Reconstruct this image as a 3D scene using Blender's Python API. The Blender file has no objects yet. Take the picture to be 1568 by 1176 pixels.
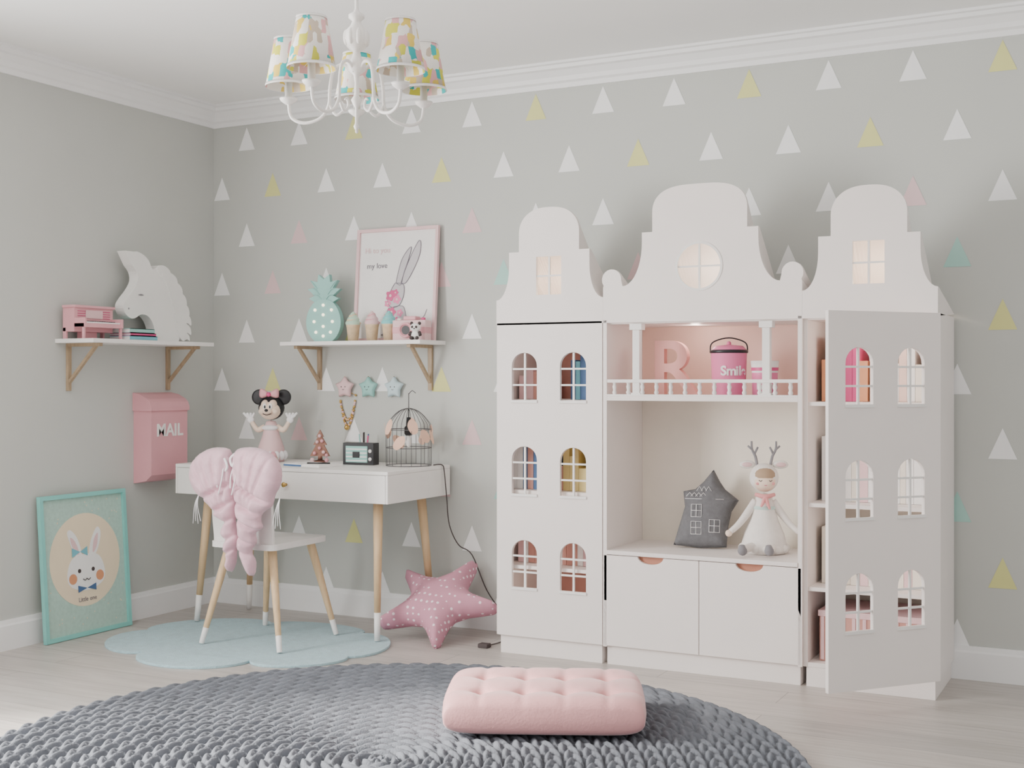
import bpy, bmesh, math, random
import numpy as np
from mathutils import Vector, Matrix, geometry
random.seed(4)
pi=math.pi
def rgb(r,g,b):
    return tuple((v/12.92 if v<=.04045 else ((v+.055)/1.055)**2.4) for v in (r/255,g/255,b/255))
def mat(name,col,rough=.55,var=.03,scale=6,bump=0.0,bscale=60,emit=0,ecol=None,metal=0,sheen=0,stretch=(1,1,1),alpha=1):
    m=bpy.data.materials.new(name); m.use_nodes=True
    nt=m.node_tree; N=nt.nodes; L=nt.links; b=N['Principled BSDF']
    c=rgb(*col); tc=N.new('ShaderNodeTexCoord'); mp=N.new('ShaderNodeMapping'); mp.inputs['Scale'].default_value=stretch
    L.new(tc.outputs['Object'],mp.inputs['Vector'])
    no=N.new('ShaderNodeTexNoise'); no.inputs['Scale'].default_value=scale; no.inputs['Detail'].default_value=4
    L.new(mp.outputs[0],no.inputs['Vector'])
    cr=N.new('ShaderNodeValToRGB'); cr.color_ramp.elements[0].position=.3; cr.color_ramp.elements[1].position=.7
    cr.color_ramp.elements[0].color=tuple(max(0,v*(1-var)) for v in c)+(1,)
    cr.color_ramp.elements[1].color=tuple(min(1,v*(1+var)) for v in c)+(1,)
    L.new(no.outputs['Fac'],cr.inputs[0]); L.new(cr.outputs[0],b.inputs['Base Color'])
    b.inputs['Roughness'].default_value=rough; b.inputs['Metallic'].default_value=metal
    if sheen: b.inputs['Sheen Weight'].default_value=sheen
    if bump:
        n2=N.new('ShaderNodeTexNoise'); n2.inputs['Scale'].default_value=bscale; n2.inputs['Detail'].default_value=3
        L.new(tc.outputs['Object'],n2.inputs['Vector'])
        bp=N.new('ShaderNodeBump'); bp.inputs['Strength'].default_value=bump; bp.inputs['Distance'].default_value=.005
        L.new(n2.outputs['Fac'],bp.inputs['Height']); L.new(bp.outputs[0],b.inputs['Normal'])
    if emit:
        b.inputs['Emission Color'].default_value=rgb(*(ecol or col))+(1,); b.inputs['Emission Strength'].default_value=emit
    return m
FR=Matrix.Rotation(pi/2,4,'X')
LF=Matrix(((0,0,1,0),(1,0,0,0),(0,1,0,0),(0,0,0,1)))
def T(x,y,z): return Matrix.Translation((x,y,z))
def RZ(d): return Matrix.Rotation(math.radians(d),4,'Z')
def RX(d): return Matrix.Rotation(math.radians(d),4,'X')
def RY(d): return Matrix.Rotation(math.radians(d),4,'Y')
def SC(s): return Matrix.Scale(s,4)
def cat(pts,n=6):
    P=[Vector(p) for p in pts]; out=[]
    for i in range(len(P)-1):
        p0=P[max(i-1,0)];p1=P[i];p2=P[i+1];p3=P[min(i+2,len(P)-1)]
        for k in range(n):
            t=k/n; out.append(.5*((2*p1)+(p2-p0)*t+(2*p0-5*p1+4*p2-p3)*t*t+(3*p1-p0-3*p2+p3)*t**3))
    out.append(P[-1]); return out
def closed_smooth(pts,n=5):
    P=[Vector((p[0],p[1],0)) for p in pts]; out=[];L_=len(P)
    for i in range(L_):
        p0=P[i-1];p1=P[i];p2=P[(i+1)%L_];p3=P[(i+2)%L_]
        for k in range(n):
            t=k/n; q=.5*((2*p1)+(p2-p0)*t+(2*p0-5*p1+4*p2-p3)*t*t+(3*p1-p0-3*p2+p3)*t**3); out.append((q.x,q.y))
    return out
def circ(cx,cy,r,n=32,ry=None):
    return [(cx+r*math.cos(2*pi*i/n),cy+(ry or r)*math.sin(2*pi*i/n)) for i in range(n)]
def rect(a,b,c,d): return [(a,c),(b,c),(b,d),(a,d)]
class MB:
    def __init__(s): s.v=[];s.f=[];s.m=[];s.s=[];s.mats=[]
    def mi(s,m):
        if m not in s.mats: s.mats.append(m)
        return s.mats.index(m)
    def add(s,vs,fs,m,sm=False,X=None):
        o=len(s.v)
        s.v+=[tuple(X@Vector(v)) for v in vs] if X is not None else [tuple(v) for v in vs]
        k=s.mi(m)
        for f in fs: s.f.append([i+o for i in f]); s.m.append(k); s.s.append(sm)
    def box(s,x0,x1,y0,y1,z0,z1,m,X=None):
        v=[(x,y,z) for z in (z0,z1) for y in (y0,y1) for x in (x0,x1)]
        s.add(v,[(0,2,3,1),(4,5,7,6),(0,1,5,4),(2,6,7,3),(0,4,6,2),(1,3,7,5)],m,False,X)
    def sphere(s,c,r,m,X=None,seg=20,ring=12):
        if not hasattr(r,'__len__'): r=(r,r,r)
        v=[];f=[]
        for i in range(ring+1):
            a=pi*i/ring
            for j in range(seg):
                b=2*pi*j/seg; v.append((c[0]+r[0]*math.sin(a)*math.cos(b),c[1]+r[1]*math.sin(a)*math.sin(b),c[2]+r[2]*math.cos(a)))
        for i in range(ring):
            for j in range(seg): f.append((i*seg+j,(i+1)*seg+j,(i+1)*seg+(j+1)%seg,i*seg+(j+1)%seg))
        s.add(v,f,m,True,X)
    def lathe(s,pr,m,X=None,n=28,sm=True):
        v=[(r*math.cos(2*pi*j/n),r*math.sin(2*pi*j/n),z) for r,z in pr for j in range(n)]
        f=[(i*n+j,i*n+(j+1)%n,(i+1)*n+(j+1)%n,(i+1)*n+j) for i in range(len(pr)-1) for j in range(n)]
        s.add(v,f,m,sm,X)
    def tube(s,pts,r,m,X=None,n=8,smooth=0,closed=False):
        rs=list(r) if hasattr(r,'__len__') else [r]*len(pts)
        if smooth:
            rr=[]
            for i in range(len(rs)-1):
                for k in range(smooth): rr.append(rs[i]+(rs[i+1]-rs[i])*k/smooth)
            rr.append(rs[-1]); pts=cat(pts,smooth); rs=rr
        P=[Vector(p) for p in pts]; K=len(P); v=[];f=[]; up=None
        for i in range(K):
            t=(P[min(i+1,K-1)]-P[max(i-1,0)])
            if t.length<1e-9: t=Vector((0,0,1))
            t.normalize()
            if up is None:
                up=Vector((0,0,1)) if abs(t.z)<.9 else Vector((1,0,0))
            a=up-t*up.dot(t)
            if a.length<1e-6: a=t.orthogonal()
            a.normalize(); up=a; b=t.cross(a)
            for j in range(n):
                q=P[i]+rs[i]*(a*math.cos(2*pi*j/n)+b*math.sin(2*pi*j/n)); v.append(q)
        for i in range(K-1):
            for j in range(n): f.append((i*n+j,i*n+(j+1)%n,(i+1)*n+(j+1)%n,(i+1)*n+j))
        f.append(tuple(range(n))[::-1]); f.append(tuple((K-1)*n+j for j in range(n)))
        s.add(v,f,m,True,X)
    def plate(s,loops,t,m,X=None,ms=None):
        vl=[[Vector((p[0],p[1],0)) for p in l] for l in loops]
        tr=geometry.tessellate_polygon(vl); flat=[p for l in loops for p in l]; n=len(flat)
        s.add([(p[0],p[1],t) for p in flat],[tuple(a) for a in tr],m,False,X)
        s.add([(p[0],p[1],0) for p in flat],[tuple(a)[::-1] for a in tr],m,False,X)
        for l in loops:
            k=len(l); s.add([(p[0],p[1],0) for p in l]+[(p[0],p[1],t) for p in l],[(i,(i+1)%k,(i+1)%k+k,i+k) for i in range(k)],ms or m,False,X)
    def puff(s,loop,th,m,X=None,step=.01,w=.06,fn=None,back=1.0):
        B=[];L_=len(loop)
        for i in range(L_):
            a=Vector(loop[i]);b=Vector(loop[(i+1)%L_]);k=max(1,int((b-a).length/step+.5))
            for j in range(k): B.append(a+(b-a)*j/k)
        A=np.array([(p.x,p.y) for p in B]); nb=len(A)
        def dist(x,y):
            p=np.array((x,y)); q=np.roll(A,-1,0); d=q-A; t=np.clip(((p-A)*d).sum(1)/np.maximum((d*d).sum(1),1e-12),0,1)
            return float(np.sqrt(((A+d*t[:,None]-p)**2).sum(1)).min())
        def inside(x,y):
            q=np.roll(A,-1,0); c=((A[:,1]>y)!=(q[:,1]>y)); dy=q[:,1]-A[:,1]; dy=np.where(abs(dy)<1e-12,1e-12,dy)
            return (np.count_nonzero(c&(x<(q[:,0]-A[:,0])*(y-A[:,1])/dy+A[:,0]))%2)==1
        pts=[Vector(p) for p in B]
        x0,y0=A.min(0);x1,y1=A.max(0); y=y0+step*.5; row=0
        while y<y1:
            x=x0+(step*.5 if row%2 else 0)
            while x<x1:
                if inside(x,y) and dist(x,y)>step*.45: pts.append(Vector((x,y)))
                x+=step
            y+=step*.87; row+=1
        V,E,F,_,_,_=geometry.delaunay_2d_cdt(pts,[(i,(i+1)%nb) for i in range(nb)],[],1,1e-7)
        H=[];
        for p in V:
            d=dist(p.x,p.y); k=min(d/w,1); h=math.sqrt(max(0,1-(1-k)**2))*th
            if fn and d>1e-5: h*=fn(p.x,p.y)
            H.append(0 if d<1e-5 else h)
        n=len(V)
        s.add([(p.x,p.y,h) for p,h in zip(V,H)]+[(p.x,p.y,-h*back) for p,h in zip(V,H)],[tuple(f) for f in F]+[tuple(i+n for i in f)[::-1] for f in F],m,True,X)
    def text(s,body,size,ext,m,X=None,fn=None,sx=1,bold=0):
        c=bpy.data.curves.new('t','FONT'); c.body=body; c.size=size; c.extrude=ext; c.align_x='CENTER'; c.offset=bold
        o=bpy.data.objects.new('t',c); bpy.context.scene.collection.objects.link(o); bpy.context.view_layer.update()
        e=o.evaluated_get(bpy.context.evaluated_depsgraph_get()); me=e.to_mesh()
        vs=[Vector((v.co.x*sx,v.co.y,v.co.z)) for v in me.vertices]; fs=[tuple(p.vertices) for p in me.polygons]
        e.to_mesh_clear(); bpy.data.objects.remove(o); bpy.data.curves.remove(c)
        if fn: vs=[fn(v) for v in vs]
        s.add(vs,fs,m,False,X)
    def build(s,name,bevel=0,parent=None,seg=2):
        A=np.array(s.v); mn=A.min(0);mx=A.max(0); o=Vector(((mn[0]+mx[0])/2,(mn[1]+mx[1])/2,mn[2]))
        me=bpy.data.meshes.new(name); me.from_pydata([tuple(Vector(v)-o) for v in s.v],[],s.f)
        for m in s.mats: me.materials.append(m)
        me.polygons.foreach_set('material_index',s.m); me.polygons.foreach_set('use_smooth',s.s)
        bm=bmesh.new(); bm.from_mesh(me); bmesh.ops.remove_doubles(bm,verts=bm.verts,dist=2e-6)
        bmesh.ops.recalc_face_normals(bm,faces=bm.faces); bm.to_mesh(me); bm.free()
        ob=bpy.data.objects.new(name,me); ob.location=o; bpy.context.scene.collection.objects.link(ob)
        if bevel:
            b=ob.modifiers.new('Bevel','BEVEL'); b.width=bevel; b.segments=seg; b.limit_method='ANGLE'; b.angle_limit=math.radians(50)
        if parent: ob.parent=parent
        return ob
# ---------------------------------------------------------------- materials
white=mat('white_lacquer',(243,240,237),.45)
whitem=mat('white_matte',(242,241,238),.7)
ward=mat('wardrobe_white',(244,236,232),.5,.012)
cream=mat('wardrobe_inner_cream',(243,234,220),.6)
peach=mat('wardrobe_inner_peach',(244,210,196),.6)
brownp=mat('wardrobe_inner_rose',(206,152,140),.6)
wood=mat('birch_wood',(220,188,146),.5,.10,5,stretch=(14,14,1.5))
wood2=mat('oak_bracket',(172,150,122),.5,.15,5,stretch=(14,14,3))
wood3=mat('cutout_wood',(186,126,102),.5,.1)
pink=mat('pink_paint',(228,166,174),.45)
pinkl=mat('pink_light',(236,198,200),.5)
pinkfab=mat('pink_satin',(226,184,196),.55,.07,20,.5,45,sheen=.4)
velvet=mat('pink_velvet',(224,164,164),.6,.05,12,.2,120,sheen=.4)
mint=mat('mint_paint',(150,204,196),.45)
teal=mat('teal_paint',(134,206,198),.45)
black=mat('black_plastic',(30,30,34),.4)
grey=mat('grey_fabric',(110,110,113),.9,.12,60,.4,250)
skin=mat('doll_skin',(246,222,202),.7)
brass=mat('brass',(206,170,100),.3,metal=.9)
rose=mat('hot_pink',(214,80,136),.45)
paper=mat('paper_white',(246,244,242),.8)
ink=mat('grey_ink',(126,120,130),.8)
blue=mat('blue_cover',(74,106,148),.6)
yellow=mat('yellow_cover',(226,206,140),.6)
orange=mat('orange_felt',(222,154,114),.7)
cyan=mat('cyan_cover',(120,188,202),.6)
lampon=mat('lamp_bulb',(255,240,215),.5,emit=2.5,ecol=(255,235,205))
conem=mat('waffle_cone',(222,196,160),.7,.1,40,.4,80)
wallm=mat('wall_paint_grey',(199,201,196),.85,.012,3,.03,200)
ceilm=mat('ceiling_white',(250,250,249),.9,.01)
trimm=mat('trim_white',(246,246,246),.5,.01)
fm=bpy.data.materials.new('floor_planks'); fm.use_nodes=True; N=fm.node_tree.nodes; L=fm.node_tree.links; b=N['Principled BSDF']
tc=N.new('ShaderNodeTexCoord'); br=N.new('ShaderNodeTexBrick'); L.new(tc.outputs['Object'],br.inputs['Vector'])
br.inputs['Scale'].default_value=1; br.inputs['Brick Width'].default_value=1.5; br.inputs['Row Height'].default_value=.19; br.inputs['Mortar Size'].default_value=.002
br.offset=.37; br.inputs['Color1'].default_value=rgb(197,190,184)+(1,); br.inputs['Color2'].default_value=rgb(183,177,172)+(1,); br.inputs['Mortar'].default_value=rgb(148,142,137)+(1,)
mp=N.new('ShaderNodeMapping'); mp.inputs['Scale'].default_value=(1.2,14,1); L.new(tc.outputs['Object'],mp.inputs[0])
no=N.new('ShaderNodeTexNoise'); no.inputs['Scale'].default_value=3; no.inputs['Detail'].default_value=8; L.new(mp.outputs[0],no.inputs['Vector'])
cr=N.new('ShaderNodeValToRGB'); cr.color_ramp.elements[0].position=.35; cr.color_ramp.elements[1].position=.65
cr.color_ramp.elements[0].color=(.80,.79,.78,1); cr.color_ramp.elements[1].color=(1,1,1,1); L.new(no.outputs['Fac'],cr.inputs[0])
mx=N.new('ShaderNodeMix'); mx.data_type='RGBA'; mx.blend_type='MULTIPLY'; mx.inputs['Factor'].default_value=.8
L.new(br.outputs['Color'],mx.inputs['A']); L.new(cr.outputs[0],mx.inputs['B']); L.new(mx.outputs['Result'],b.inputs['Base Color']); b.inputs['Roughness'].default_value=.38
# ---------------------------------------------------------------- room
H=2.755
def quick(name,fn,**k):
    m=MB(); fn(m); return m.build(name,**k)
quick('floor',lambda m:m.box(0,6.8,-7.2,0,-.1,0,fm))
quick('ceiling',lambda m:m.box(0,6.8,-7.2,0,H,H+.1,ceilm))
quick('wall_back',lambda m:m.box(-.12,6.8,0,.12,-.1,H+.1,wallm))
WY0,WY1,WZ0,WZ1=-5.3,-2.8,.3,2.5
quick('wall_left',lambda m:m.plate([rect(-7.2,0,-.1,H+.1),rect(WY0,WY1,WZ0,WZ1)],.12,wallm,T(-.12,0,0)@LF))
def win(m):
    X=T(-.10,0,0)@LF
    m.plate([rect(WY0,WY1,WZ0,WZ1)]+[rect(a,a+1.14,WZ0+.06,WZ1-.06) for a in (WY0+.07,WY0+1.29)],.06,white,X)
quick('window_1',win,bevel=.004)
cp=[(0,-.11),(.012,-.11),(.016,-.088),(.03,-.08),(.036,-.06),(.06,-.035),(.078,-.03),(.082,-.014),(.1,-.012),(.1,0),(0,0)]
bp_=[(0,0),(.016,0),(.016,.112),(.012,.12),(.009,.138),(0,.138)]
def prof(m,P,z,which,mt):
    v=[]
    for o,h in P: v.append((o,-o,z+h))
    for o,h in P: v.append((6.8,-o,z+h) if which=='b' else (o,-7.2,z+h))
    n=len(P); m.add(v,[(i,(i+1)%n,(i+1)%n+n,i+n) for i in range(n)]+[tuple(range(n)),tuple(range(2*n-1,n-1,-1))],mt)
quick('trim_1',lambda m:prof(m,cp,H,'b',trimm)); quick('trim_2',lambda m:prof(m,cp,H,'l',trimm))
quick('baseboard_back',lambda m:prof(m,bp_,0,'b',trimm)); quick('baseboard_left',lambda m:prof(m,bp_,0,'l',trimm))
tw=mat('decal_white',(250,250,250),.7); ty=mat('decal_yellow',(222,221,150),.7); tp=mat('decal_pink',(226,196,198),.7); tm=mat('decal_mint',(172,214,204),.7)
def decals(m):
    for r in range(10):
        z=2.570-.2652*r; even=r%2
        for k in range(19):
            x=(.057 if even else .234)+.355*k
            if x<.06: x=.06
            mt=tw
            if r%4==0 and k%3==2: mt=ty
            if r%4==1 and k%3==1: mt=ty
            if r%4==2 and k%3==1: mt=tp
            if r%4==3: mt=tp if k%3==1 else (tm if k%6==5 else tw)
            if x>6.7: continue
            m.add([(x-.056,-.0012,z-.0635),(x+.056,-.0012,z-.0635),(x,-.0012,z+.0635)],[(0,1,2)],mt)
quick('wall_triangle_decals',decals)
# ---------------------------------------------------------------- wardrobe
W=bpy.data.objects.new('dollhouse_wardrobe',None); bpy.context.scene.collection.objects.link(W)
X0,X1,X2,X3=2.03,2.555,3.427,3.952; YF=-.45; YB=-.018; ZT=1.5
XC=(X1+X2)/2
def panel(name,*a):
    m=MB(); m.box(*a); m.build(name,bevel=.0012,parent=W)
yf=YF+.018
for i,(a,b_) in enumerate(((X0,X1),(X1,X2),(X2,X3))):
    panel('side_%d'%(2*i),a,a+.018,YF if i==1 else yf,YB,.08,ZT,ward); panel('side_%d'%(2*i+1),b_-.018,b_,YF if i==1 else yf,YB,.08,ZT,ward)
    panel('bottom_%d'%i,a+.018,b_-.018,yf,YB,.08,.098,ward); panel('top_%d'%i,a+.018,b_-.018,yf,YB,ZT-.018,ZT,ward)
    panel('plinth_%d'%i,a+.012,b_-.012,YF+.02,YB,0,.08,ward)
for i,(a,b_,mt) in enumerate(((X0,X1,brownp),(X2,X3,cream))):
    panel('back_%d'%i,a+.018,b_-.018,YB-.008,YB,.098,ZT-.018,mt)
    for j,z in enumerate((1.135,.725,.385)): panel('shelf_%d_%d'%(i,j),a+.018,b_-.018,yf+.01,YB-.008,z,z+.016,ward)
panel('niche_back',X1+.018,X2-.018,YB-.008,YB,.098,1.15,cream); panel('balcony_back',X1+.018,X2-.018,YB-.008,YB,1.17,ZT-.018,peach)
panel('niche_floor',X1+.018,X2-.018,YF-.004,YB-.008,.482,.50,ward)
panel('balcony_floor',X1+.018,X2-.018,YF,YB-.008,1.15,1.17,ward)
def drawers(m):
    for a,b_ in ((X1+.004,XC-.0015),(XC+.0015,X2-.004)):
        c=(a+b_)/2; r=.058
        lp=[(a,.085),(b_,.085),(b_,.479)]+[(c+r*math.cos(t),.479-.03*math.sin(t)) for t in [pi*i/14 for i in range(15)]]+[(a,.479)]
        m.plate([lp],.018,ward,T(0,YF+.018,0)@FR)
        m.box(c-.08,c+.08,YF+.019,YF+.024,.43,.481,wood3)
quick('drawer_fronts',drawers,bevel=.0015,parent=W)
def arch(cx,z0,w,h,n=12):
    r=w/2; zc=z0+h-r*.95
    return [(cx-r,z0),(cx+r,z0)]+[(cx+r*math.cos(pi*i/n),zc+.95*r*math.sin(pi*i/n)) for i in range(n+1)]
def doorp(m,X,sgn):
    Wd=.521; a,b_=(0.002,Wd) if sgn>0 else (-Wd,-.002); c=(a+b_)/2
    holes=[];
    for dx in (-.12,.12):
        for zt in (1.362,.941,.52): holes.append((c+dx,zt-.215))
    m.plate([rect(a,b_,.085,1.497)]+[arch(hx,hz,.126,.215) for hx,hz in holes],.018,ward,X)
    for hx,hz in holes:
        m.plate([rect(hx-.0045,hx+.0045,hz,hz+.213)],.009,white,X@T(0,0,.004))
        for k in (.07,.142): m.plate([rect(hx-.062,hx+.062,hz+k-.004,hz+k+.004)],.009,white,X@T(0,0,.0045))
        m.box(hx-.066,hx+.066,hz-.010,hz+.002,.016,.024,white,X)
quick('door_closed',lambda m:doorp(m,T(X0,YF+.018,0)@FR,1),parent=W,bevel=.0008)
quick('door_open',lambda m:doorp(m,T(X3,YF,0)@RZ(49.5)@T(0,0,0)@FR,-1),parent=W,bevel=.0008)
def sidep():
    h=[(.2625,-.012),(.2625,.10)]+[(.2625-.0645*math.cos(t),.25-.15*math.sin(t)) for t in [pi/2*(1-i/8) for i in range(1,9)]]
    h+=[(.198,.315),(.148,.315)]+[(.148*math.cos(t)**.8 if i<12 else 0,.40+.11*math.sin(t)) for i,t in enumerate([pi/2*i/12 for i in range(13)])]
    return h
def centp():
    h=[(.4355,-.012),(.4355,.14)]+[(.396+.045*math.cos(t),.175+.045*math.sin(t)) for t in [math.radians(-35+i*20) for i in range(12)]]
    h+=[(.345-.09*math.cos(t),.33-.185*math.sin(t)) for t in [pi/2*(1-i/10) for i in range(0,11)]]
    h+=[(.255,.372),(.208,.372),(.208,.455)]+[(.208*math.cos(t)**.6 if i<14 else 0,.455+.11*math.sin(t)**.9) for i,t in enumerate([pi/2*i/14 for i in range(1,15)])]
    return h
def gable(m,cx,h,hole,lit):
    full=[(cx+x,ZT+z) for x,z in h]+[(cx-x,ZT+z) for x,z in h[::-1][1:]]
    m.plate([full,hole],.018,ward,T(0,YF+.018,0)@FR)
    n=len(full)
    v=[(x,YF+.018,z) for x,z in full]+[(x,YB,ZT+.012+max(0,(z-ZT))*.02) for x,z in full]
    m.add(v,[(i,i+1,i+1+n,i+n) for i in range(n-1)],ward)
def gables(m):
    for cx in ((X0+X1)/2,(X2+X3)/2):
        gable(m,cx,sidep(),rect(cx-.062,cx+.062,1.62,1.79),1)
        X=T(0,YF+.018,0)@FR
        m.plate([rect(cx-.004,cx+.004,1.62,1.79)],.01,white,X@T(0,0,.003)); m.plate([rect(cx-.062,cx+.062,1.70,1.708)],.01,white,X@T(0,0,.0035))
    gable(m,XC,centp(),circ(XC,1.718,.096,40),1)
    X=T(0,YF+.018,0)@FR
    m.plate([rect(XC-.004,XC+.004,1.622,1.814)],.01,white,X@T(0,0,.003)); m.plate([rect(XC-.096,XC+.096,1.714,1.722)],.01,white,X@T(0,0,.0035))
    m.plate([circ(XC,1.718,.104,40),circ(XC,1.718,.094,40)],.004,white,X@T(0,0,.017))
quick('gables',gables,parent=W)
def balcony(m):
    y=YF+.012
    m.box(X1+.018,X2-.018,y-.010,y+.010,1.228,1.242,white); m.box(X1+.018,X2-.018,y-.012,y+.012,1.17,1.178,white)
    n=13
    for i in range(n):
        x=X1+.05+(X2-X1-.1)*i/(n-1)
        m.lathe([(.007,1.178),(.011,1.186),(.0065,1.196),(.010,1.21),(.0065,1.222),(.010,1.228)],white,T(x,y,0),10)
    for x in (XC-.285,XC+.285):
        m.box(x-.016,x+.016,y-.006,y+.026,1.17,1.46,white); m.box(x-.028,x+.028,y-.012,y+.032,1.455,1.482,white); m.box(x-.022,x+.022,y-.01,y+.03,1.17,1.185,white)
quick('balcony_railing',balcony,bevel=.0012,parent=W)
def books(name,x0,x1,y0,dep,z,cols,hmin,hmax,wmin=.02,wmax=.04):
    m=MB(); x=x0
    while x<x1-wmin:
        w=min(random.uniform(wmin,wmax),x1-x); h=random.uniform(hmin,hmax); c=random.choice(cols); d=dep*random.uniform(.85,1)
        m.box(x,x+w-.001,y0,y0+d,z,z+h,c); m.box(x+.003,x+w-.004,y0+.003,y0+d+.002,z+.004,z+h-.003+.001,paper); x+=w
    return m.build(name,bevel=.001)
books('book_row',2.36,2.52,-.36,.2,1.152,[blue,blue,cyan],.17,.24)
books('book_row',2.07,2.20,-.30,.2,1.152,[brownp,pinkl,brownp],.1,.14)
books('book_row',2.07,2.24,-.36,.2,.742,[blue,blue,paper,brownp],.16,.26)
books('book_row',2.30,2.5,-.36,.2,.742,[yellow,brownp,yellow,paper],.1,.22)
books('book_row',2.08,2.5,-.33,.2,.402,[brownp,paper,pinkl],.12,.2)
books('book_row',3.47,3.66,-.30,.2,1.152,[yellow,orange,rose,yellow],.16,.28)
books('book_row',3.66,3.9,-.28,.2,1.152,[cream,peach,yellow,paper],.14,.26)
books('book_row',3.47,3.9,-.30,.2,.742,[paper,pinkl,paper,cream],.16,.28)
books('book_row',3.47,3.9,-.30,.2,.402,[pinkl,paper,cream],.12,.24)
def basket(m):
    m.box(3.48,3.9,-.38,-.08,.099,.30,brownp); m.box(3.475,3.905,-.385,-.075,.28,.305,pinkl)
    for i in range(10): m.box(3.485+i*.042,3.5+i*.042,-.384,-.379,.105,.28,pinkl)
quick('storage_basket',basket,bevel=.006)
def cyltext(r):
    return lambda v:Vector((r*math.sin(v.x/r),-(r+v.z)*math.cos(v.x/r),v.y))
smile=mat('smile_pink',(236,130,172),.4)
def bucket(m):
    X=T(3.065,-.27,1.1705)@RZ(26)
    m.lathe([(0,0),(.068,0),(.07,.004),(.077,.185),(.08,.19),(.077,.197),(.06,.215),(0,.222)],smile,X,40)
    m.lathe([(.079,.184),(.082,.187),(.082,.194),(.079,.198)],black,X,40)
    x=-.050
    for ch,w in (('S',.030),('m',.038),('i',.014),('l',.014),('e',.026)):
        x+=w/2; a=math.degrees(x/.0775); m.text(ch,.056,.0012,paper,X@RZ(a)@T(0,-.0760,.09)@FR,bold=.0016); x+=w/2
    m.tube([(-.08,0,.19),(-.07,0,.23),(0,0,.25),(.07,0,.23),(.08,0,.19)],.003,black,X,smooth=5)
    m.sphere((0,0,.226),.01,smile,X)
quick('tin_bucket',bucket)
def cup(m):
    X=T(3.225,-.28,1.1705)@RZ(24)
    m.lathe([(0,0),(.052,0),(.054,.1)],smile,X,40); m.lathe([(.054,.1),(.059,.15),(.055,.15),(.05,.02),(0,.02)],paper,X,40)
    m.lathe([(.0565,.108),(.0575,.122)],rose,X,40)
    x=-.044
    for ch,w in (('L',.022),('o',.024),('v',.022),('e',.022)):
        x+=w/2; a=math.degrees(x/.055); m.text(ch,.046,.0012,paper,X@RZ(a)@T(0,-.0545,.03)@FR,bold=.0014); x+=w/2
quick('love_cup',cup)
numm=mat('letter_pink',(236,172,164),.5)
quick('decorative_letter',lambda m:m.text('R',.34,.02,numm,T(2.80,-.22,1.178)@FR,bold=.004,sx=1.05))
def hpil(m):
    S=.00285
    pts=[(1028,832),(1036,800),(1043,772),(1040,748),(1058,744),(1070,732),(1084,713),(1094,732),(1102,744),(1122,760),(1112,778),(1108,800),(1106,833),(1068,835)]
    P=[((x-1072)*S*1.05,(833-y)*S) for x,y in pts]
    X=T(2.93,-.21,.508)@RZ(10)@RX(-12)@FR
    m.puff(P,.05,grey,X,step=.012,w=.10)
    def ln(ps): m.tube([(x,y,.052 if abs(x)<.07 and .05<y<.2 else .045) for x,y in ps],.0012,paper,X,n=5)
    for a,c in ((-.05,.05),(-.05,.125),(.03,.06)):
        ln([(a,c),(a+.045,c),(a+.045,c+.055),(a,c+.055),(a,c)]); ln([(a+.022,c),(a+.022,c+.055)]); ln([(a,c+.028),(a+.045,c+.028)])
    for k in range(4): ln([(-.075+.02*k,.215),(-.06+.02*k,.232),(-.045+.02*k,.215)])
    for k in range(3): ln([(-.03+.02*k,.24),(-.018+.02*k,.26),(-.005+.02*k,.24)])
    ln([(-.08,.205),(.09,.205)])
quick('house_shaped_pillow',hpil)
dollc=mat('doll_linen',(240,234,228),.9,.04,30,.3,200); mintf=mat('mint_fabric',(200,224,216),.9)
hair=mat('doll_hair',(176,150,124),.8); dark=mat('dark_thread',(70,60,60),.7); blush=mat('blush_pink',(236,160,160),.8)
greyf=mat('grey_felt',(140,138,142),.9)
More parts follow.
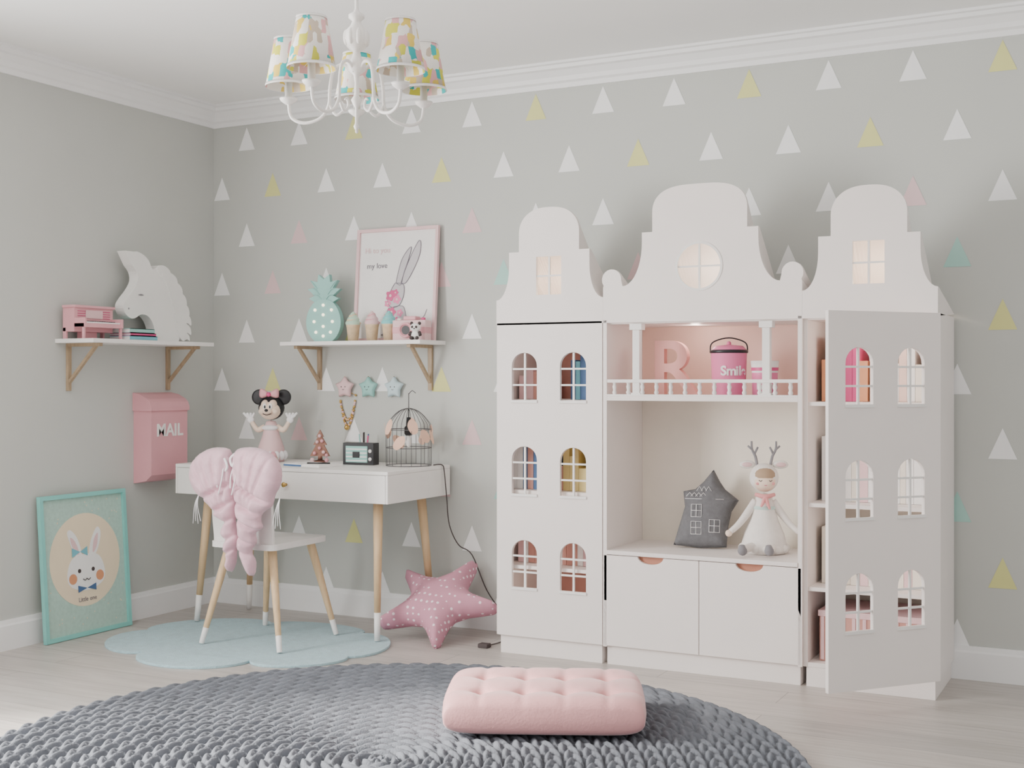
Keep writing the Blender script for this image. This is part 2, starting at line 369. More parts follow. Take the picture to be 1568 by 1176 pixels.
def deer(m):
    X=T(3.205,-.22,.502)@RZ(22)
    m.lathe([(0,.0),(.09,.0),(.1,.02),(.085,.08),(.06,.14),(.045,.19),(.035,.235),(.02,.25),(0,.255)],dollc,X)
    for i in range(12):
        a=2*pi*i/12; m.sphere((.088*math.cos(a),.088*math.sin(a),.021),(.022,.022,.02),dollc,X,12,8)
    m.lathe([(.046,.185),(.05,.19),(.046,.2)],mintf,X)
    for s in (-1,1):
        m.tube([(s*.035,-.04,.035),(s*.05-.03,-.1,.03),(s*.055-.05,-.155,.028)],[.02,.018,.015],dollc,X,12,smooth=4)
        m.tube([(s*.055-.048,-.15,.024),(s*.055-.052,-.165,.028),(s*.055-.055,-.172,.05)],[.018,.02,.012],greyf,X,12,smooth=4)
        m.tube([(s*.035,0,.22),(s*.07,-.01,.17),(s*.11,-.02,.12),(s*.145,-.03,.09)],[.018,.017,.014,.012],dollc,X,12,smooth=4)
        m.sphere((s*.152,-.032,.084),(.015,.013,.015),skin,X,12,8)
        m.sphere((s*.07,.01,.375),(.034,.010,.018),dollc,X@T(s*.0,0,0),12,8)
        m.sphere((s*.072,.002,.375),(.022,.006,.010),pinkl,X,12,8)
        m.tube([(s*.028,.01,.37),(s*.036,.01,.41),(s*.05,.01,.44),(s*.052,.01,.475)],[.006,.006,.005,.004],greyf,X,8,smooth=4)
        m.tube([(s*.04,.01,.42),(s*.025,.01,.45)],[.005,.004],greyf,X,8); m.tube([(s*.05,.01,.44),(s*.068,.01,.455)],[.005,.004],greyf,X,8)
        m.tube([(s*.014,-.06,.313),(s*.021,-.0595,.308),(s*.028,-.057,.313)],.0015,dark,X,6,smooth=3)
        m.sphere((s*.032,-.052,.298),(.008,.004,.006),blush,X,10,6)
    m.sphere((0,0,.32),(.062,.058,.062),dollc,X)
    m.sphere((0,-.012,.312),(.052,.050,.052),skin,X)
    m.sphere((0,-.016,.33),(.05,.046,.040),hair,X,20,12)
    m.sphere((0,-.022,.304),(.047,.042,.04),skin,X)
    m.tube([(-.005,-.062,.292),(0,-.063,.290),(.005,-.062,.292)],.0012,rose,X,6)
    m.tube([(-.04,-.03,.25),(0,-.05,.243),(.04,-.03,.25)],[.008,.01,.008],blush,X,8,smooth=4)
    m.tube([(0,-.05,.243),(.01,-.058,.21),(.018,-.06,.19)],[.009,.007,.004],blush,X,8,smooth=4)
    m.tube([(0,-.05,.243),(-.012,-.058,.215),(-.02,-.06,.2)],[.009,.007,.004],blush,X,8,smooth=4)
quick('deer_rag_doll',deer)
# ---------------------------------------------------------------- desk
def leg(m,a,b_,r0,r1,sock=.22):
    a=Vector(a);b_=Vector(b_); c=b_+(a-b_)*sock
    rc=r1+(r0-r1)*sock
    m.tube([a,c],[r0,rc],wood,n=16); m.tube([c,b_],[rc+.0004,r1],white,n=16)
ZD=.8145
DK=bpy.data.objects.new('writing_desk',None); bpy.context.scene.collection.objects.link(DK)
dx0,dx1,dy0,dy1=.262,1.54,-.598,-.022
quick('desktop',lambda m:m.box(dx0,dx1,dy0,dy1,.797,.814,white),bevel=.002,parent=DK)
def dbody(m):
    m.box(dx0+.02,dx1-.02,dy0+.03,dy1-.01,.674,.796,white)
    m.box(dx0+.0135,dx1-.0135,dy0,dy0+.014,.664,.7955,white)
    m.box(dx0,dx0+.012,dy0,dy1,.664,.7965,white); m.box(dx1-.012,dx1,dy0,dy1,.664,.7965,white)
quick('drawer_box',dbody,bevel=.002,parent=DK)
quick('knob',lambda m:m.lathe([(0,0),(.007,0),(.006,.012),(.012,.018),(.012,.024),(0,.026)],brass,T(.96,dy0,.735)@FR,14),parent=DK)
for i,(a,c) in enumerate((((1.43,-.51),(1.447,-.545)),((1.44,-.14),(1.49,-.10)),((.40,-.50),(.36,-.55)),((.38,-.14),(.33,-.10)))):
    quick('leg_%d'%(i+1),lambda m:leg(m,(a[0],a[1],.675),(c[0],c[1],.0155 if a[1]<-.3 else .002),.024,.0135,.2),parent=DK)
def chair(m):
    fz=.0165
    lp=[]
    for (cx,cy,s) in ((.805,-.89,180),(1.10,-.89,270),(1.10,-.54,0),(.805,-.54,90)):
        for i in range(6):
            t=math.radians(s+18*i); lp.append((cx+.04*math.cos(t),cy+.04*math.sin(t)))
    m.plate([lp],.028,white,T(0,0,.462))
    for (ax,ay),(bx,by) in zip(((.83,-.86),(1.08,-.86),(1.08,-.57),(.83,-.57)),((.752,-.965),(1.203,-.965),(1.19,-.51),(.735,-.475))):
        leg(m,(ax,ay,.463),(bx,by,fz),.021,.012,.16)
    lb=[(-.17,0),(-.06,0),(-.06,.12),(.06,.12),(.06,0),(.17,0),(.175,.2),(.165,.33),(.13,.385),(.06,.40),(-.06,.40),(-.13,.385),(-.165,.33),(-.175,.2)]
    m.plate([lb],.018,white,T(.953,-.895,.488)@RX(5)@FR)
quick('childs_chair',chair,bevel=.004)
lace=mat('white_lace',(246,244,246),.8)
def wings(m):
    S=.00376;SZ=.002973
    Lw=[(360,694),(345,686),(322,690),(303,706),(296,730),(302,752),(316,768),(328,780),(333,793),(345,800),(341,815),(345,828),(343,845),(348,855),(345,866),(352,878),(359,862),(361,842),(365,825),(361,805),(363,780),(362,740)]
    Rw=[(366,694),(380,685),(405,686),(424,697),(433,715),(431,740),(422,756),(418,772),(405,782),(399,794),(402,806),(391,815),(392,830),(384,842),(389,860),(385,882),(375,868),(369,850),(365,835),(367,810),(365,780),(364,740)]
    def g(x,y):
        q=1
        for c,w_ in ((.40,.011),(.345,.011),(.27,.011),(.19,.010),(.13,.008)):
            yy=y+.45*abs(x); q-=.5*math.exp(-((yy-c-(.03 if c==.40 else 0))/w_)**2)
        for k in range(4):
            fx=.035+.045*k; q-=.22*math.exp(-((abs(x)-fx-.22*(y-.45)*(k-.5))/.008)**2)*(1 if y>.30 else 0)
        q+=.05*math.sin(90*x+40*y)*math.sin(70*y)
        return max(q,.25)
    XO=.995
    for P in (Lw,Rw):
        Q=closed_smooth([((x-364)*S,(882-y)*SZ) for x,y in P],3)
        m.puff(Q,.062,pinkfab,T(XO,-.985,.352)@RX(4)@FR,step=.008,w=.07,fn=g,back=.5)
    Z=lambda py:1.24-SZ*(py-581.7)
    Xp=lambda px:XO+(px-364)*S
    def st(pts,r=.0025): m.tube([(Xp(a),y,Z(c)) for a,y,c in pts],r,lace,n=6,smooth=5)
    for px in (352,372):
        st([(px,-1.03,690),(px-8,-1.05,700),(px-4,-1.055,712),(px+2,-1.055,700),(px+8,-1.055,712),(px+4,-1.05,720)],.006)
        st([(px,-1.04,700),(px+3,-1.065,725),(px-2,-1.07,755)],.0035); st([(px,-1.04,700),(px-5,-1.06,725),(px-4,-1.07,745)],.0035)
    for px,s in ((304,-1),(427,1)):
        for k in range(4): st([(px,-1.0,758),(px+s*(k*1.5-2),-1.02,775),(px+s*(k*4-7),-1.02,800+4*(k%2))],.0015)
quick('angel_wings_costume',wings)
mrug=mat('powder_blue_rug_pile',(170,200,208),.95,.08,40,.9,180,sheen=.2)
def mr(m):
    Nn=[(.62,-1.21),(1.165,-1.13),(1.50,-.86),(1.27,-.40),(.72,-.40),(.28,-.82)]; bl=[.20,.14,.16,.12,.20,.18]
    lp=[]
    for i in range(6):
        a=Vector(Nn[i]);c=Vector(Nn[(i+1)%6]); d=c-a; n=Vector((d.y,-d.x)).normalized()
        for k in range(16):
            t=k/16; lp.append(tuple(a+d*(.5-.5*math.cos(pi*t))*1.0+n*bl[i]*math.sin(pi*t)))
    m.plate([lp],.012,mrug)
quick('cloud_rug',mr,bevel=.004)
# ---------------------------------------------------------------- shelves
def shelfb(m,X):
    m.box(0,.85,-.02,0,0,.25,white,X)
    for bx in (.078,.765):
        m.box(bx-.011,bx+.011,-.25,-.02,0,.016,wood2,X); m.box(bx-.011,bx+.011,-.036,-.02,.016,.22,wood2,X)
        m.add([(bx-.009,-.215,.016),(bx+.009,-.215,.016),(bx+.009,-.036,.195),(bx-.009,-.036,.195),(bx-.009,-.195,.016),(bx+.009,-.195,.016),(bx+.009,-.036,.175),(bx-.009,-.036,.175)],
              [(0,1,2,3),(7,6,5,4),(0,3,7,4),(1,5,6,2),(0,4,5,1),(3,2,6,7)],wood2,False,X)
quick('wall_shelf',lambda m:shelfb(m,T(.652,0,1.437)@FR),bevel=.0015)
quick('wall_shelf',lambda m:shelfb(m,T(0,-1.14,1.437)@LF),bevel=.0015)
ZS=1.437
def poster(m):
    X=T(1.232,-.055,ZS)@RX(-4.3)@FR
    w,h=.49,.585
    m.plate([rect(-w/2,w/2,0,h),rect(-w/2+.016,w/2-.016,.016,h-.016)],.02,pinkl,X)
    m.box(-w/2+.012,w/2-.012,.012,h-.012,.002,.008,paper,X)
    z=.009
    def fl(lp,mt,zz=0): m.plate([lp],.0006,mt,X@T(0,0,z+zz))
    def st(ps,r=.0018,mt=ink): m.tube([(a,c,z+.001) for a,c in ps],r,mt,X,6,smooth=4)
    bw=mat('bunny_wash',(205,200,204),.8)
    e1=[(.03,.30),(.05,.36),(.085,.44),(.125,.51),(.14,.50),(.135,.44),(.105,.37),(.06,.30)]
    e2=[(-.0,.30),(.01,.35),(.03,.42),(.065,.47),(.085,.48),(.07,.42),(.045,.35),(.03,.29)]
    fl(closed_smooth(e1,4),bw); fl(closed_smooth(e2,4),bw,.0003); st(e1+e1[:1]); st(e2+e2[:1])
    hd=[(-.005,.30),(-.03,.26),(-.045,.21),(-.03,.18),(.0,.175),(.03,.19),(.05,.24),(.045,.29)]
    fl(closed_smooth(hd,4),bw,.0004); st(hd+hd[:1])
    bd=[(-.04,.17),(-.055,.11),(-.05,.05),(-.07,.03),(.12,.03),(.10,.06),(.07,.12),(.045,.18)]
    fl(closed_smooth(bd,4),bw,.0001); st(bd+bd[:1],.0014)
    for a,c,r,mt in ((-.03,.235,.026,rose),(.01,.215,.022,smile),(-.045,.195,.018,smile),(.0,.25,.016,rose),(-.02,.15,.024,rose),(.03,.145,.018,smile),(-.05,.13,.014,smile),(.01,.11,.014,rose)):
        lp=[(a+r*(1+.18*math.cos(5*t))*math.cos(t),c+r*(1+.18*math.cos(5*t))*math.sin(t)) for t in [2*pi*i/30 for i in range(30)]]
        fl(lp,mt,.001+.0003*random.random()*3); fl(circ(a,c,r*.3,12),pinkl,.003)
    for (t,a,c) in (('Hi to you',-.12,.46),('my love',-.12,.38)): m.text(t,.04,.0005,pinkl if 'Hi' in t else ink,X@T(a,c,z+.001))
    m.text('so much',.02,.0005,ink,X@T(.14,.05,z+.001))
    st([(.08,.06),(.12,.10),(.17,.12),(.19,.16)],.0012)
quick('framed_bunny_poster',poster)
def pine(m):
    X=T(.852,-.13,ZS)@RZ(15)@FR
    b_=[(.03,0),(.065,.02),(.09,.065),(.094,.115),(.08,.165),(.05,.205),(0,.222),(-.05,.205),(-.08,.165),(-.094,.115),(-.09,.065),(-.065,.02),(-.03,0)]
    m.plate([closed_smooth(b_,4)],.05,mint,X@T(0,0,-.025)); 
    lv=[(-.04,.20),(-.082,.225),(-.05,.24),(-.09,.275),(-.05,.28),(-.075,.32),(-.035,.31),(-.03,.35),(0,.325),(.03,.35),(.035,.31),(.075,.32),(.05,.28),(.09,.275),(.05,.24),(.082,.225),(.04,.20)]
    m.plate([lv],.04,mint,X@T(0,0,-.02))
    for s in (-1,1):
        for k in range(3): m.tube([(s*(.01+.012*k),.215+.03*k,.021),(s*(.03+.012*k),.24+.03*k,.023),(s*(.06+.004*k),.245+.035*k,.021)],.002,mint,X,6,smooth=3)
    for a,c in ((0,.19),(-.045,.165),(.045,.165),(0,.14),(-.05,.105),(.05,.105),(0,.08),(-.04,.05),(.04,.05),(0,.03)):
        m.sphere((a,c,.027),.008,lampon,X,12,8)
    m.box(-.05,.05,0,.006,-.03,.03,mint,X)
quick('pineapple_night_light',pine,bevel=.003)
def icec(name,x,c1,c2):
    m=MB(); X=T(x,-.14,ZS)
    m.lathe([(0,0),(.026,0),(.034,.075),(.036,.078),(.036,.085),(0,.085)],conem,X)
    m.lathe([(.036,.085),(.04,.092),(.036,.102),(.03,.106),(.032,.114),(.026,.123),(.02,.127),(.02,.134),(.01,.145),(.003,.153),(0,.153)],c1,X)
    m.tube([(.036*math.cos(t)*(1-t/20),.036*math.sin(t)*(1-t/20),.092+t*.0035) for t in [i*.5 for i in range(30)]],[.006]*29+[.002],c2,X,6)
    m.build(name)
icec('ice_cream_toy',1.035,mat('scoop_mint',(190,220,196),.6),conem); icec('ice_cream_toy',1.15,pinkl,pink); icec('ice_cream_toy',1.252,mat('scoop_aqua',(130,206,208),.6),mint)
def cam(m):
    X=T(1.385,-.135,ZS)@RZ(8)@SC(1.12)
    m.box(-.08,.08,-.035,.035,0,.09,pinkl,X); m.box(-.03,.03,-.03,.03,.09,.108,pink,X); m.box(-.081,.081,-.036,.036,.03,.06,pink,X)
    m.lathe([(0,-.002),(.034,-.002),(.034,.02),(.026,.022),(.022,.012),(0,.012)],pink,X@T(-.01,-.034,.045)@FR,24); m.lathe([(0,.013),(.02,.013)],black,X@T(-.01,-.034,.045)@FR,20)
    m.lathe([(0,0),(.01,0),(.01,.012),(0,.012)],rose,X@T(.055,0,.09),14); m.box(-.07,-.05,-.01,.01,.09,.1,white,X)
quick('toy_camera',cam,bevel=.004)
def panda(m):
    X=T(1.455,-.215,ZS)@RZ(15)@SC(1.1)
    m.sphere((0,0,.022),(.022,.018,.022),paper,X,14,10); m.sphere((0,-.004,.055),(.024,.02,.02),paper,X,16,10)
    for s in (-1,1):
        m.sphere((s*.018,0,.074),.008,dark,X,10,8); m.sphere((s*.009,-.022,.057),(.006,.003,.006),dark,X,8,6)
        m.tube([(s*.018,-.004,.035),(s*.026,-.012,.02)],[.008,.007],dark,X,8); m.tube([(s*.01,-.01,.0085),(s*.014,-.026,.0085)],[.008,.008],dark,X,8)
    m.sphere((0,-.024,.05),(.004,.003,.003),dark,X,8,6)
quick('panda_figurine',panda)
def starp(R,r,rot=0,n=5,rnd=True):
    P=[]
    for i in range(2*n):
        a=pi/2+rot+pi*i/n; q=R if i%2==0 else r; P.append((q*math.cos(a),q*math.sin(a)))
    return P
def neck(m):
    for k,(a,dd) in enumerate(((.0,.16),(.012,.13))):
        for i in range(26):
            t=i/25; x=.86+.1*t; z=1.16-dd*math.sin(pi*t)**.7
            m.sphere((x,-.0085,z),.0065,brass if (i+k)%3 else pinkl,None,8,6)
    m.tube([(.86,-.0085,1.16),(.899,-.0085,1.185),(.96,-.0085,1.16)],.0015,brass,n=6)
    m.sphere((.91,-.016,.99),.014,brass)
for i,(x,c) in enumerate(((.899,pinkl),(1.047,mint),(1.205,mat('pale_blue',(200,222,228),.6)))):
    m=MB(); X=T(x,-.019,1.2)@FR
    m.puff(starp(.062,.040),.016,c,X,step=.006,w=.02); 
    for s in (-1,1): m.sphere((s*.012,.004,.016),.003,dark,X,8,6)
    m.tube([(-.006,-.008,.0165),(0,-.012,.0165),(.006,-.008,.0165)],.0012,dark,X,6,smooth=3)
    m.tube([(0,.04,0),(0,.06,.0)],.002,brass,X,6)
    if i==0: neck(m)
    m.build('star_wall_hook')
def piano(m):
    X=T(.03,-1.12,ZS)@LF
    m.box(0,.25,.035,.155,0,.075,pink,X); m.box(-.006,.256,.15,.162,-.0,.085,pink,X)
    m.box(0,.25,.055,.075,.075,.14,pink,X); m.box(0,.012,.055,.1,.075,.145,pink,X); m.box(.238,.25,.055,.1,.075,.145,pink,X)
    m.box(.014,.236,.075,.082,.085,.138,paper,X)
    for i in range(14): m.box(.022+.0152*i,.029+.0152*i,.082,.087,.085,.115,black,X)
    for a in (.0,.238):
        m.box(a,a+.012,0,.055,.125,.137,pink,X); m.box(a,a+.012,0,.055,.0,.02,pink,X)
    m.box(.07,.18,.1,.14,.076,.079,pinkl,X)
    for k in range(4): m.box(.02,.23,.1+.011*k,.103+.011*k,.075,.078,rose,X)
    m.box(.08,.17,0,.035,.01,.05,pink,X)
quick('toy_piano',piano,bevel=.002)
def bks(m):
    z=ZS
    for i,(a,b_,c) in enumerate(((-.85,-.66,cyan),(-.845,-.67,rose),(-.85,-.68,mint))):
        h=.022 if i!=1 else .014
        m.box(.06,.2,a,b_,z,z+.003,c); m.box(.06,.2,a,b_,z+h-.003,z+h,c); m.box(.062,.196,a+.003,b_-.003,z+.003,z+h-.003,paper); m.box(.197,.2,a,b_,z,z+h,c); z+=h
quick('stacked_books',bks)
def uni(m):
    U=lambda x,y:((x-184)/108*.48,(523-y)*.00327)
    hd=[(186,386),(200,386),(212,388),(222,396),(229,410),(238,406),(250,412),(258,424),(262,440),(266,460),(268,490),(272,523),(228,523),(232,506),(228,492),(220,483),(210,482),(203,487),(195,489),(186,482),(183,470),(188,459),(198,445),(205,430),(203,416),(194,402)]
    m.plate([[U(*p) for p in hd[:2]]+closed_smooth([U(*p) for p in hd[1:]],3)[:-3]],.058,whitem,T(.068,-.815,ZS)@LF)
    for i,(x,y,r) in enumerate(((248,413,11),(258,424,12),(266,438,13),(272,454,14),(277,470,14),(280,486,14),(281,502,13),(282,514,9))):
        a,c=U(x,y); q=r*.0042
        lk=[(a-q*1.3,c+q*.5),(a-q*.2,c+q*.75),(a+q*.8,c+q*.25),(a+q*.95,c-q*.5),(a+q*.4,c-q*.3),(a-q*.5,c-q*.55)]
        lk=[(u,max(v,.001)) for u,v in closed_smooth(lk,4)]
        m.plate([lk],.066+.002*(i%2),whitem,T(.064-.001*(i%2),-.815,ZS)@LF)
    a,c=U(210,452); m.plate([closed_smooth([(a-.02,c),(a,c+.006),(a+.02,c),(a,c-.003)],3)],.003,greyf,T(.1255,-.815,ZS)@LF)
    a,c=U(191,474); m.sphere((.126,-.815+a,ZS+c),(.002,.005,.005),greyf,None,8,6)
quick('unicorn_head_lamp',uni,bevel=.005,seg=3)
def mail(m):
    P=[(0,.705),(.085,.72),(.12,.75),(.12,1.08),(.115,1.11),(.1,1.13),(.05,1.155),(0,1.165)]
    n=len(P)
    v=[(o,-.62,h) for o,h in P]+[(o,-.35,h) for o,h in P]
    m.add(v,[(i,(i+1)%n,(i+1)%n+n,i+n) for i in range(n)]+[tuple(range(n)),tuple(range(2*n-1,n-1,-1))],pink)
    Q=[(0,1.08),(.128,1.08),(.128,1.1),(.118,1.125),(.1,1.142),(.05,1.165),(0,1.174)]
    n=len(Q); v=[(o,-.628,h) for o,h in Q]+[(o,-.342,h) for o,h in Q]
    m.add(v,[(i,(i+1)%n,(i+1)%n+n,i+n) for i in range(n)]+[tuple(range(n)),tuple(range(2*n-1,n-1,-1))],pink)
    m.text('MAIL',.09,.0015,paper,T(.122,-.485,.95)@LF,bold=.002)
quick('wall_mailbox',mail,bevel=.003)
def tframe(m):
    w,h=.55,.69
    X=T(.072,-1.0,0.001)@Matrix.Rotation(math.radians(-4.0),4,'Y')@LF
    m.plate([rect(-w/2,w/2,0,h),rect(-w/2+.02,w/2-.02,.02,h-.02)],.022,teal,X)
    bg=mat('mint_print',(176,206,194),.8,.06,60); m.box(-w/2+.015,w/2-.015,.015,h-.015,.002,.008,bg,X)
    pe=mat('peach_print',(240,222,192),.8)
    def fl(lp,mt,zz=0): m.plate([lp],.0006,mt,X@T(0,.02,.0085+zz))
    fl(circ(.0,.345,.225,48),pe)
    k=1.15
    K=lambda L_:[(a*k,.345+(c-.37)*k) for a,c in L_]
    fl(closed_smooth(K([(-.08,.26),(-.105,.30),(-.09,.36),(-.05,.39),(.05,.39),(.09,.36),(.105,.30),(.08,.26),(0,.24)]),4),paper,.001)
    fl(closed_smooth(K([(-.05,.38),(-.08,.44),(-.095,.49),(-.075,.50),(-.04,.46),(-.02,.39)]),4),paper,.0012); fl(closed_smooth(K([(.02,.39),(.035,.45),(.07,.50),(.09,.48),(.08,.43),(.05,.38)]),4),paper,.0012)
    fl(closed_smooth(K([(-.055,.40),(-.075,.44),(-.08,.47),(-.055,.45),(-.035,.40)]),3),pinkl,.0022); fl(closed_smooth(K([(.04,.40),(.05,.45),(.073,.475),(.068,.43),(.05,.4)]),3),pinkl,.0022)
    fl(K([(-.03,.405),(-.075,.425),(-.075,.385)]),cyan,.003); fl(K([(-.03,.405),(.01,.425),(.01,.385)]),cyan,.003)
    for s in (-1,1):
        fl(K(circ(s*.038,.325,.009,14)),dark,.002); fl(K(circ(s*.075,.295,.022,20)),orange,.002)
    m.tube([(a*k,.365+(c-.37)*k,.012) for a,c in ((-.02,.29),(-.01,.283),(0,.29),(.01,.283),(.02,.29))],.002,dark,X,6,smooth=3)
    fl(K([(-.0,.25),(-.05,.265),(-.05,.235)]),blue,.003); fl(K([(0,.25),(.05,.265),(.05,.235)]),blue,.003)
    m.text('Little one',.03,.0005,ink,X@T(0,.165,.011))
    for i in range(60):
        a=random.uniform(-.24,.24); c=random.uniform(.02,.63)
        if (a*a+(c-.345)**2)>.235**2: fl(circ(a,c,.003,8),pe)
quick('framed_bunny_print',tframe)
# ---------------------------------------------------------------- desk items
def mouse(m):
    X=T(.585,-.235,ZD)@RZ(22)@SC(1.10)
    m.lathe([(0,0),(.06,0),(.07,.02),(.06,.07),(.042,.12),(.03,.17),(.022,.19),(0,.195)],pinkl,X)
    for i in range(14):
        a=2*pi*i/14; m.sphere((.064*math.cos(a),.064*math.sin(a),.03),(.016,.016,.022),lace,X,10,8)
    m.sphere((0,-.02,.16),(.04,.03,.014),lace,X,14,8)
    for s in (-1,1):
        m.tube([(s*.03,0,.165),(s*.06,-.01,.150),(s*.078,-.012,.168),(s*.09,-.014,.190)],[.014,.013,.011,.010],skin,X,10,smooth=4)
        m.sphere((s*.095,-.015,.198),(.017,.011,.017),lace,X,12,8)
        for k in range(4): m.tube([(s*.095,-.015,.200),(s*.095+.012*(k-1.5)+s*.006,-.016,.219),(s*.095+.018*(k-1.5)+s*.008,-.018,.231)],[.007,.0065,.005],lace,X,8)
        m.lathe([(0,-.006),(.030,-.006),(.037,-.003),(.037,.003),(.030,.006),(0,.006)],black,X@T(s*.058,.005,.305)@FR,24)
        m.tube([(s*.03,-.03,.02),(s*.04,-.08,.02),(s*.042,-.11,.02)],[.014,.013,.014],skin,X,10,smooth=3); m.sphere((s*.043,-.12,.028),(.018,.02,.026),pink,X,12,8)
        m.puff(closed_smooth([(0,.0),(s*.02,.022),(s*.044,.026),(s*.046,-.012),(s*.02,-.014)],3),.012,pink,X@T(0,-.035,.318)@FR,step=.006,w=.015)
        m.sphere((s*.014,-.062,.262),(.009,.004,.015),paper,X,12,8); m.sphere((s*.012,-.066,.26),(.004,.002,.008),black,X,10,6)
        m.sphere((s*.028,-.046,.238),(.02,.017,.016),skin,X,14,10)
    m.sphere((0,.005,.255),(.062,.056,.058),black,X); m.sphere((0,-.018,.245),(.052,.046,.046),skin,X)
    for s in (-1,1): m.sphere((s*.018,-.026,.268),(.022,.036,.026),skin,X,14,10)
    m.sphere((0,-.066,.238),(.022,.018,.014),skin,X,14,10); m.sphere((0,-.084,.244),(.009,.007,.007),black,X,12,8)
    m.tube([(-.02,-.07,.228),(0,-.078,.222),(.02,-.07,.228)],.002,dark,X,6,smooth=4)
    m.sphere((0,-.045,.318),.011,rose,X,12,8)
quick('mouse_plush_doll',mouse)
def ttree(m):
    X=T(.85,-.17,ZD)@RZ(20)@SC(1.05)
    bw=mat('toy_brown',(160,116,100),.7)
    m.lathe([(0,0),(.03,0),(.03,.008),(.012,.012),(.01,.03)],bw,X,16)
    P=[(0,.16),(.018,.125),(.01,.125),(.034,.085),(.02,.085),(.05,.03),(-.05,.03),(-.02,.085),(-.034,.085),(-.01,.125),(-.018,.125)]
    m.plate([P],.014,bw,X@T(0,.007,0)@FR)
    for a,c,k in ((-.025,.045,0),(.02,.05,1),(0,.07,0),(-.012,.1,1),(.012,.105,0),(0,.13,1),(.035,.035,0)): m.sphere((a,-.012,c),.009,(pink,pinkl)[k],X,10,8)
    m.sphere((-.035,-.02,.012),.011,pinkl,X,10,8); m.sphere((.038,-.02,.012),.011,pink,X,10,8)
quick('wooden_toy_tree',ttree,bevel=.0015)
def radio(m):
    X=T(1.14,-.225,ZD)@RZ(6)
    m.box(-.086,.086,-.03,.03,.0,.11,black,X)
    m.box(-.070,.052,-.032,-.029,.012,.094,mint,X)
    for k in range(4): m.box(-.068,.050,-.0335,-.031,.018+.019*k,.025+.019*k,paper,X)
    m.box(-.03,.01,-.035,-.031,.036,.066,black,X)
    m.lathe([(0,0),(.009,0),(.009,.006),(0,.006)],white,X@T(.068,-.03,.03)@FR,14); m.lathe([(0,0),(.009,0),(.009,.006),(0,.006)],white,X@T(.068,-.03,.07)@FR,14)
quick('retro_radio',radio,bevel=.004)
def pens(m):
    X=T(1.08,-.11,ZD)
    m.lathe([(0,0),(.032,0),(.034,.09),(.031,.09),(.029,.006),(0,.006)],paper,X,20)
    for i,c in enumerate((rose,blue,black,pink,mint,dark)):
        a=i*1.05; m.tube([(.012*math.cos(a),.012*math.sin(a),.01),(.026*math.cos(a),.026*math.sin(a),.14+.008*(i%3))],.0035,c,X,8); 
quick('pen_cup',pens)
peachp=mat('peach_paper',(242,200,176),.8); wire=mat('dark_wire',(90,88,90),.4)
CG=bpy.data.objects.new('wire_cage_lamp',None); bpy.context.scene.collection.objects.link(CG)
def cage(m):
    X=T(1.40,-.19,ZD); R=.112
    for z in (.003,.09,.18): m.tube([(R*math.cos(t),R*math.sin(t),z) for t in [2*pi*i/36 for i in range(37)]],.002,wire,X,6)
    for i in range(14):
        t=2*pi*i/14; c,s=math.cos(t),math.sin(t)
        m.tube([(R*c,R*s,.003),(R*c,R*s,.18),(R*c*.85,R*s*.85,.225),(R*c*.45,R*s*.45,.27),(.01*c,.01*s,.285)],.0015,wire,X,6,smooth=3)
    m.tube([(0,0,.28),(0,0,.36)],.0025,wire,X,6); m.tube([(0,0,.355),(.02,0,.372),(.04,0,.36)],.002,wire,X,6,smooth=4)
    m.lathe([(0,.24),(.010,.24),(.012,.2),(.022,.19),(.022,.16),(.016,.15),(0,.15)],black,X,16); m.lathe([(.008,.15),(.014,.12),(.012,.10),(0,.09)],paper,X,14); m.tube([(0,0,.28),(0,0,.235)],.003,black,X,6)
    for i in range(11):
        t=2*pi*i/11+.3; z=.1+.13*random.random(); a=Vector((R*1.04*math.cos(t),R*1.04*math.sin(t),z))
        Y=X@T(*a)@RZ(math.degrees(t)+90)@RX(20*random.uniform(-1,1))@RY(random.uniform(-50,50))@FR
        m.plate([closed_smooth([(0,.04),(.024,.012),(.015,-.035),(-.015,-.035),(-.024,.012)],3)],.0015,peachp,Y)
quick('cage',cage,parent=CG)
cp_=cat([(1.512,-.14,.8185),(1.545,-.11,.818),(1.552,-.10,.78),(1.56,-.09,.65),(1.575,-.09,.52),(1.61,-.06,.42),(1.67,-.030,.37),(1.75,-.024,.2),(1.85,-.03,.08),(1.93,-.10,.008),(1.95,-.26,.005),(1.93,-.36,.005)],6)
for i,(a,b_) in enumerate(((0,31),(30,43),(42,49),(48,67))):
    quick('cord_%d'%(i+1),lambda m:m.tube(cp_[a:b_],.0028,dark,n=8),parent=CG)
quick('plug',lambda m:m.box(1.905,1.955,-.40,-.36,.001,.02,dark),parent=CG,bevel=.003)
def nb(m):
    X=T(.98,-.42,ZD)@RZ(-12)
    m.box(-.13,0,-.07,.09,0,.008,blue,X); m.box(.001,.13,-.07,.09,0,.008,paper,X); m.box(-.125,-.002,-.066,.086,.008,.012,paper,X); m.box(.003,.126,-.066,.086,.008,.012,paper,X)
    m.tube([(.0,-.03,.0155),(.10,.03,.0155)],.0035,black,X,8)
quick('open_notebook',nb)
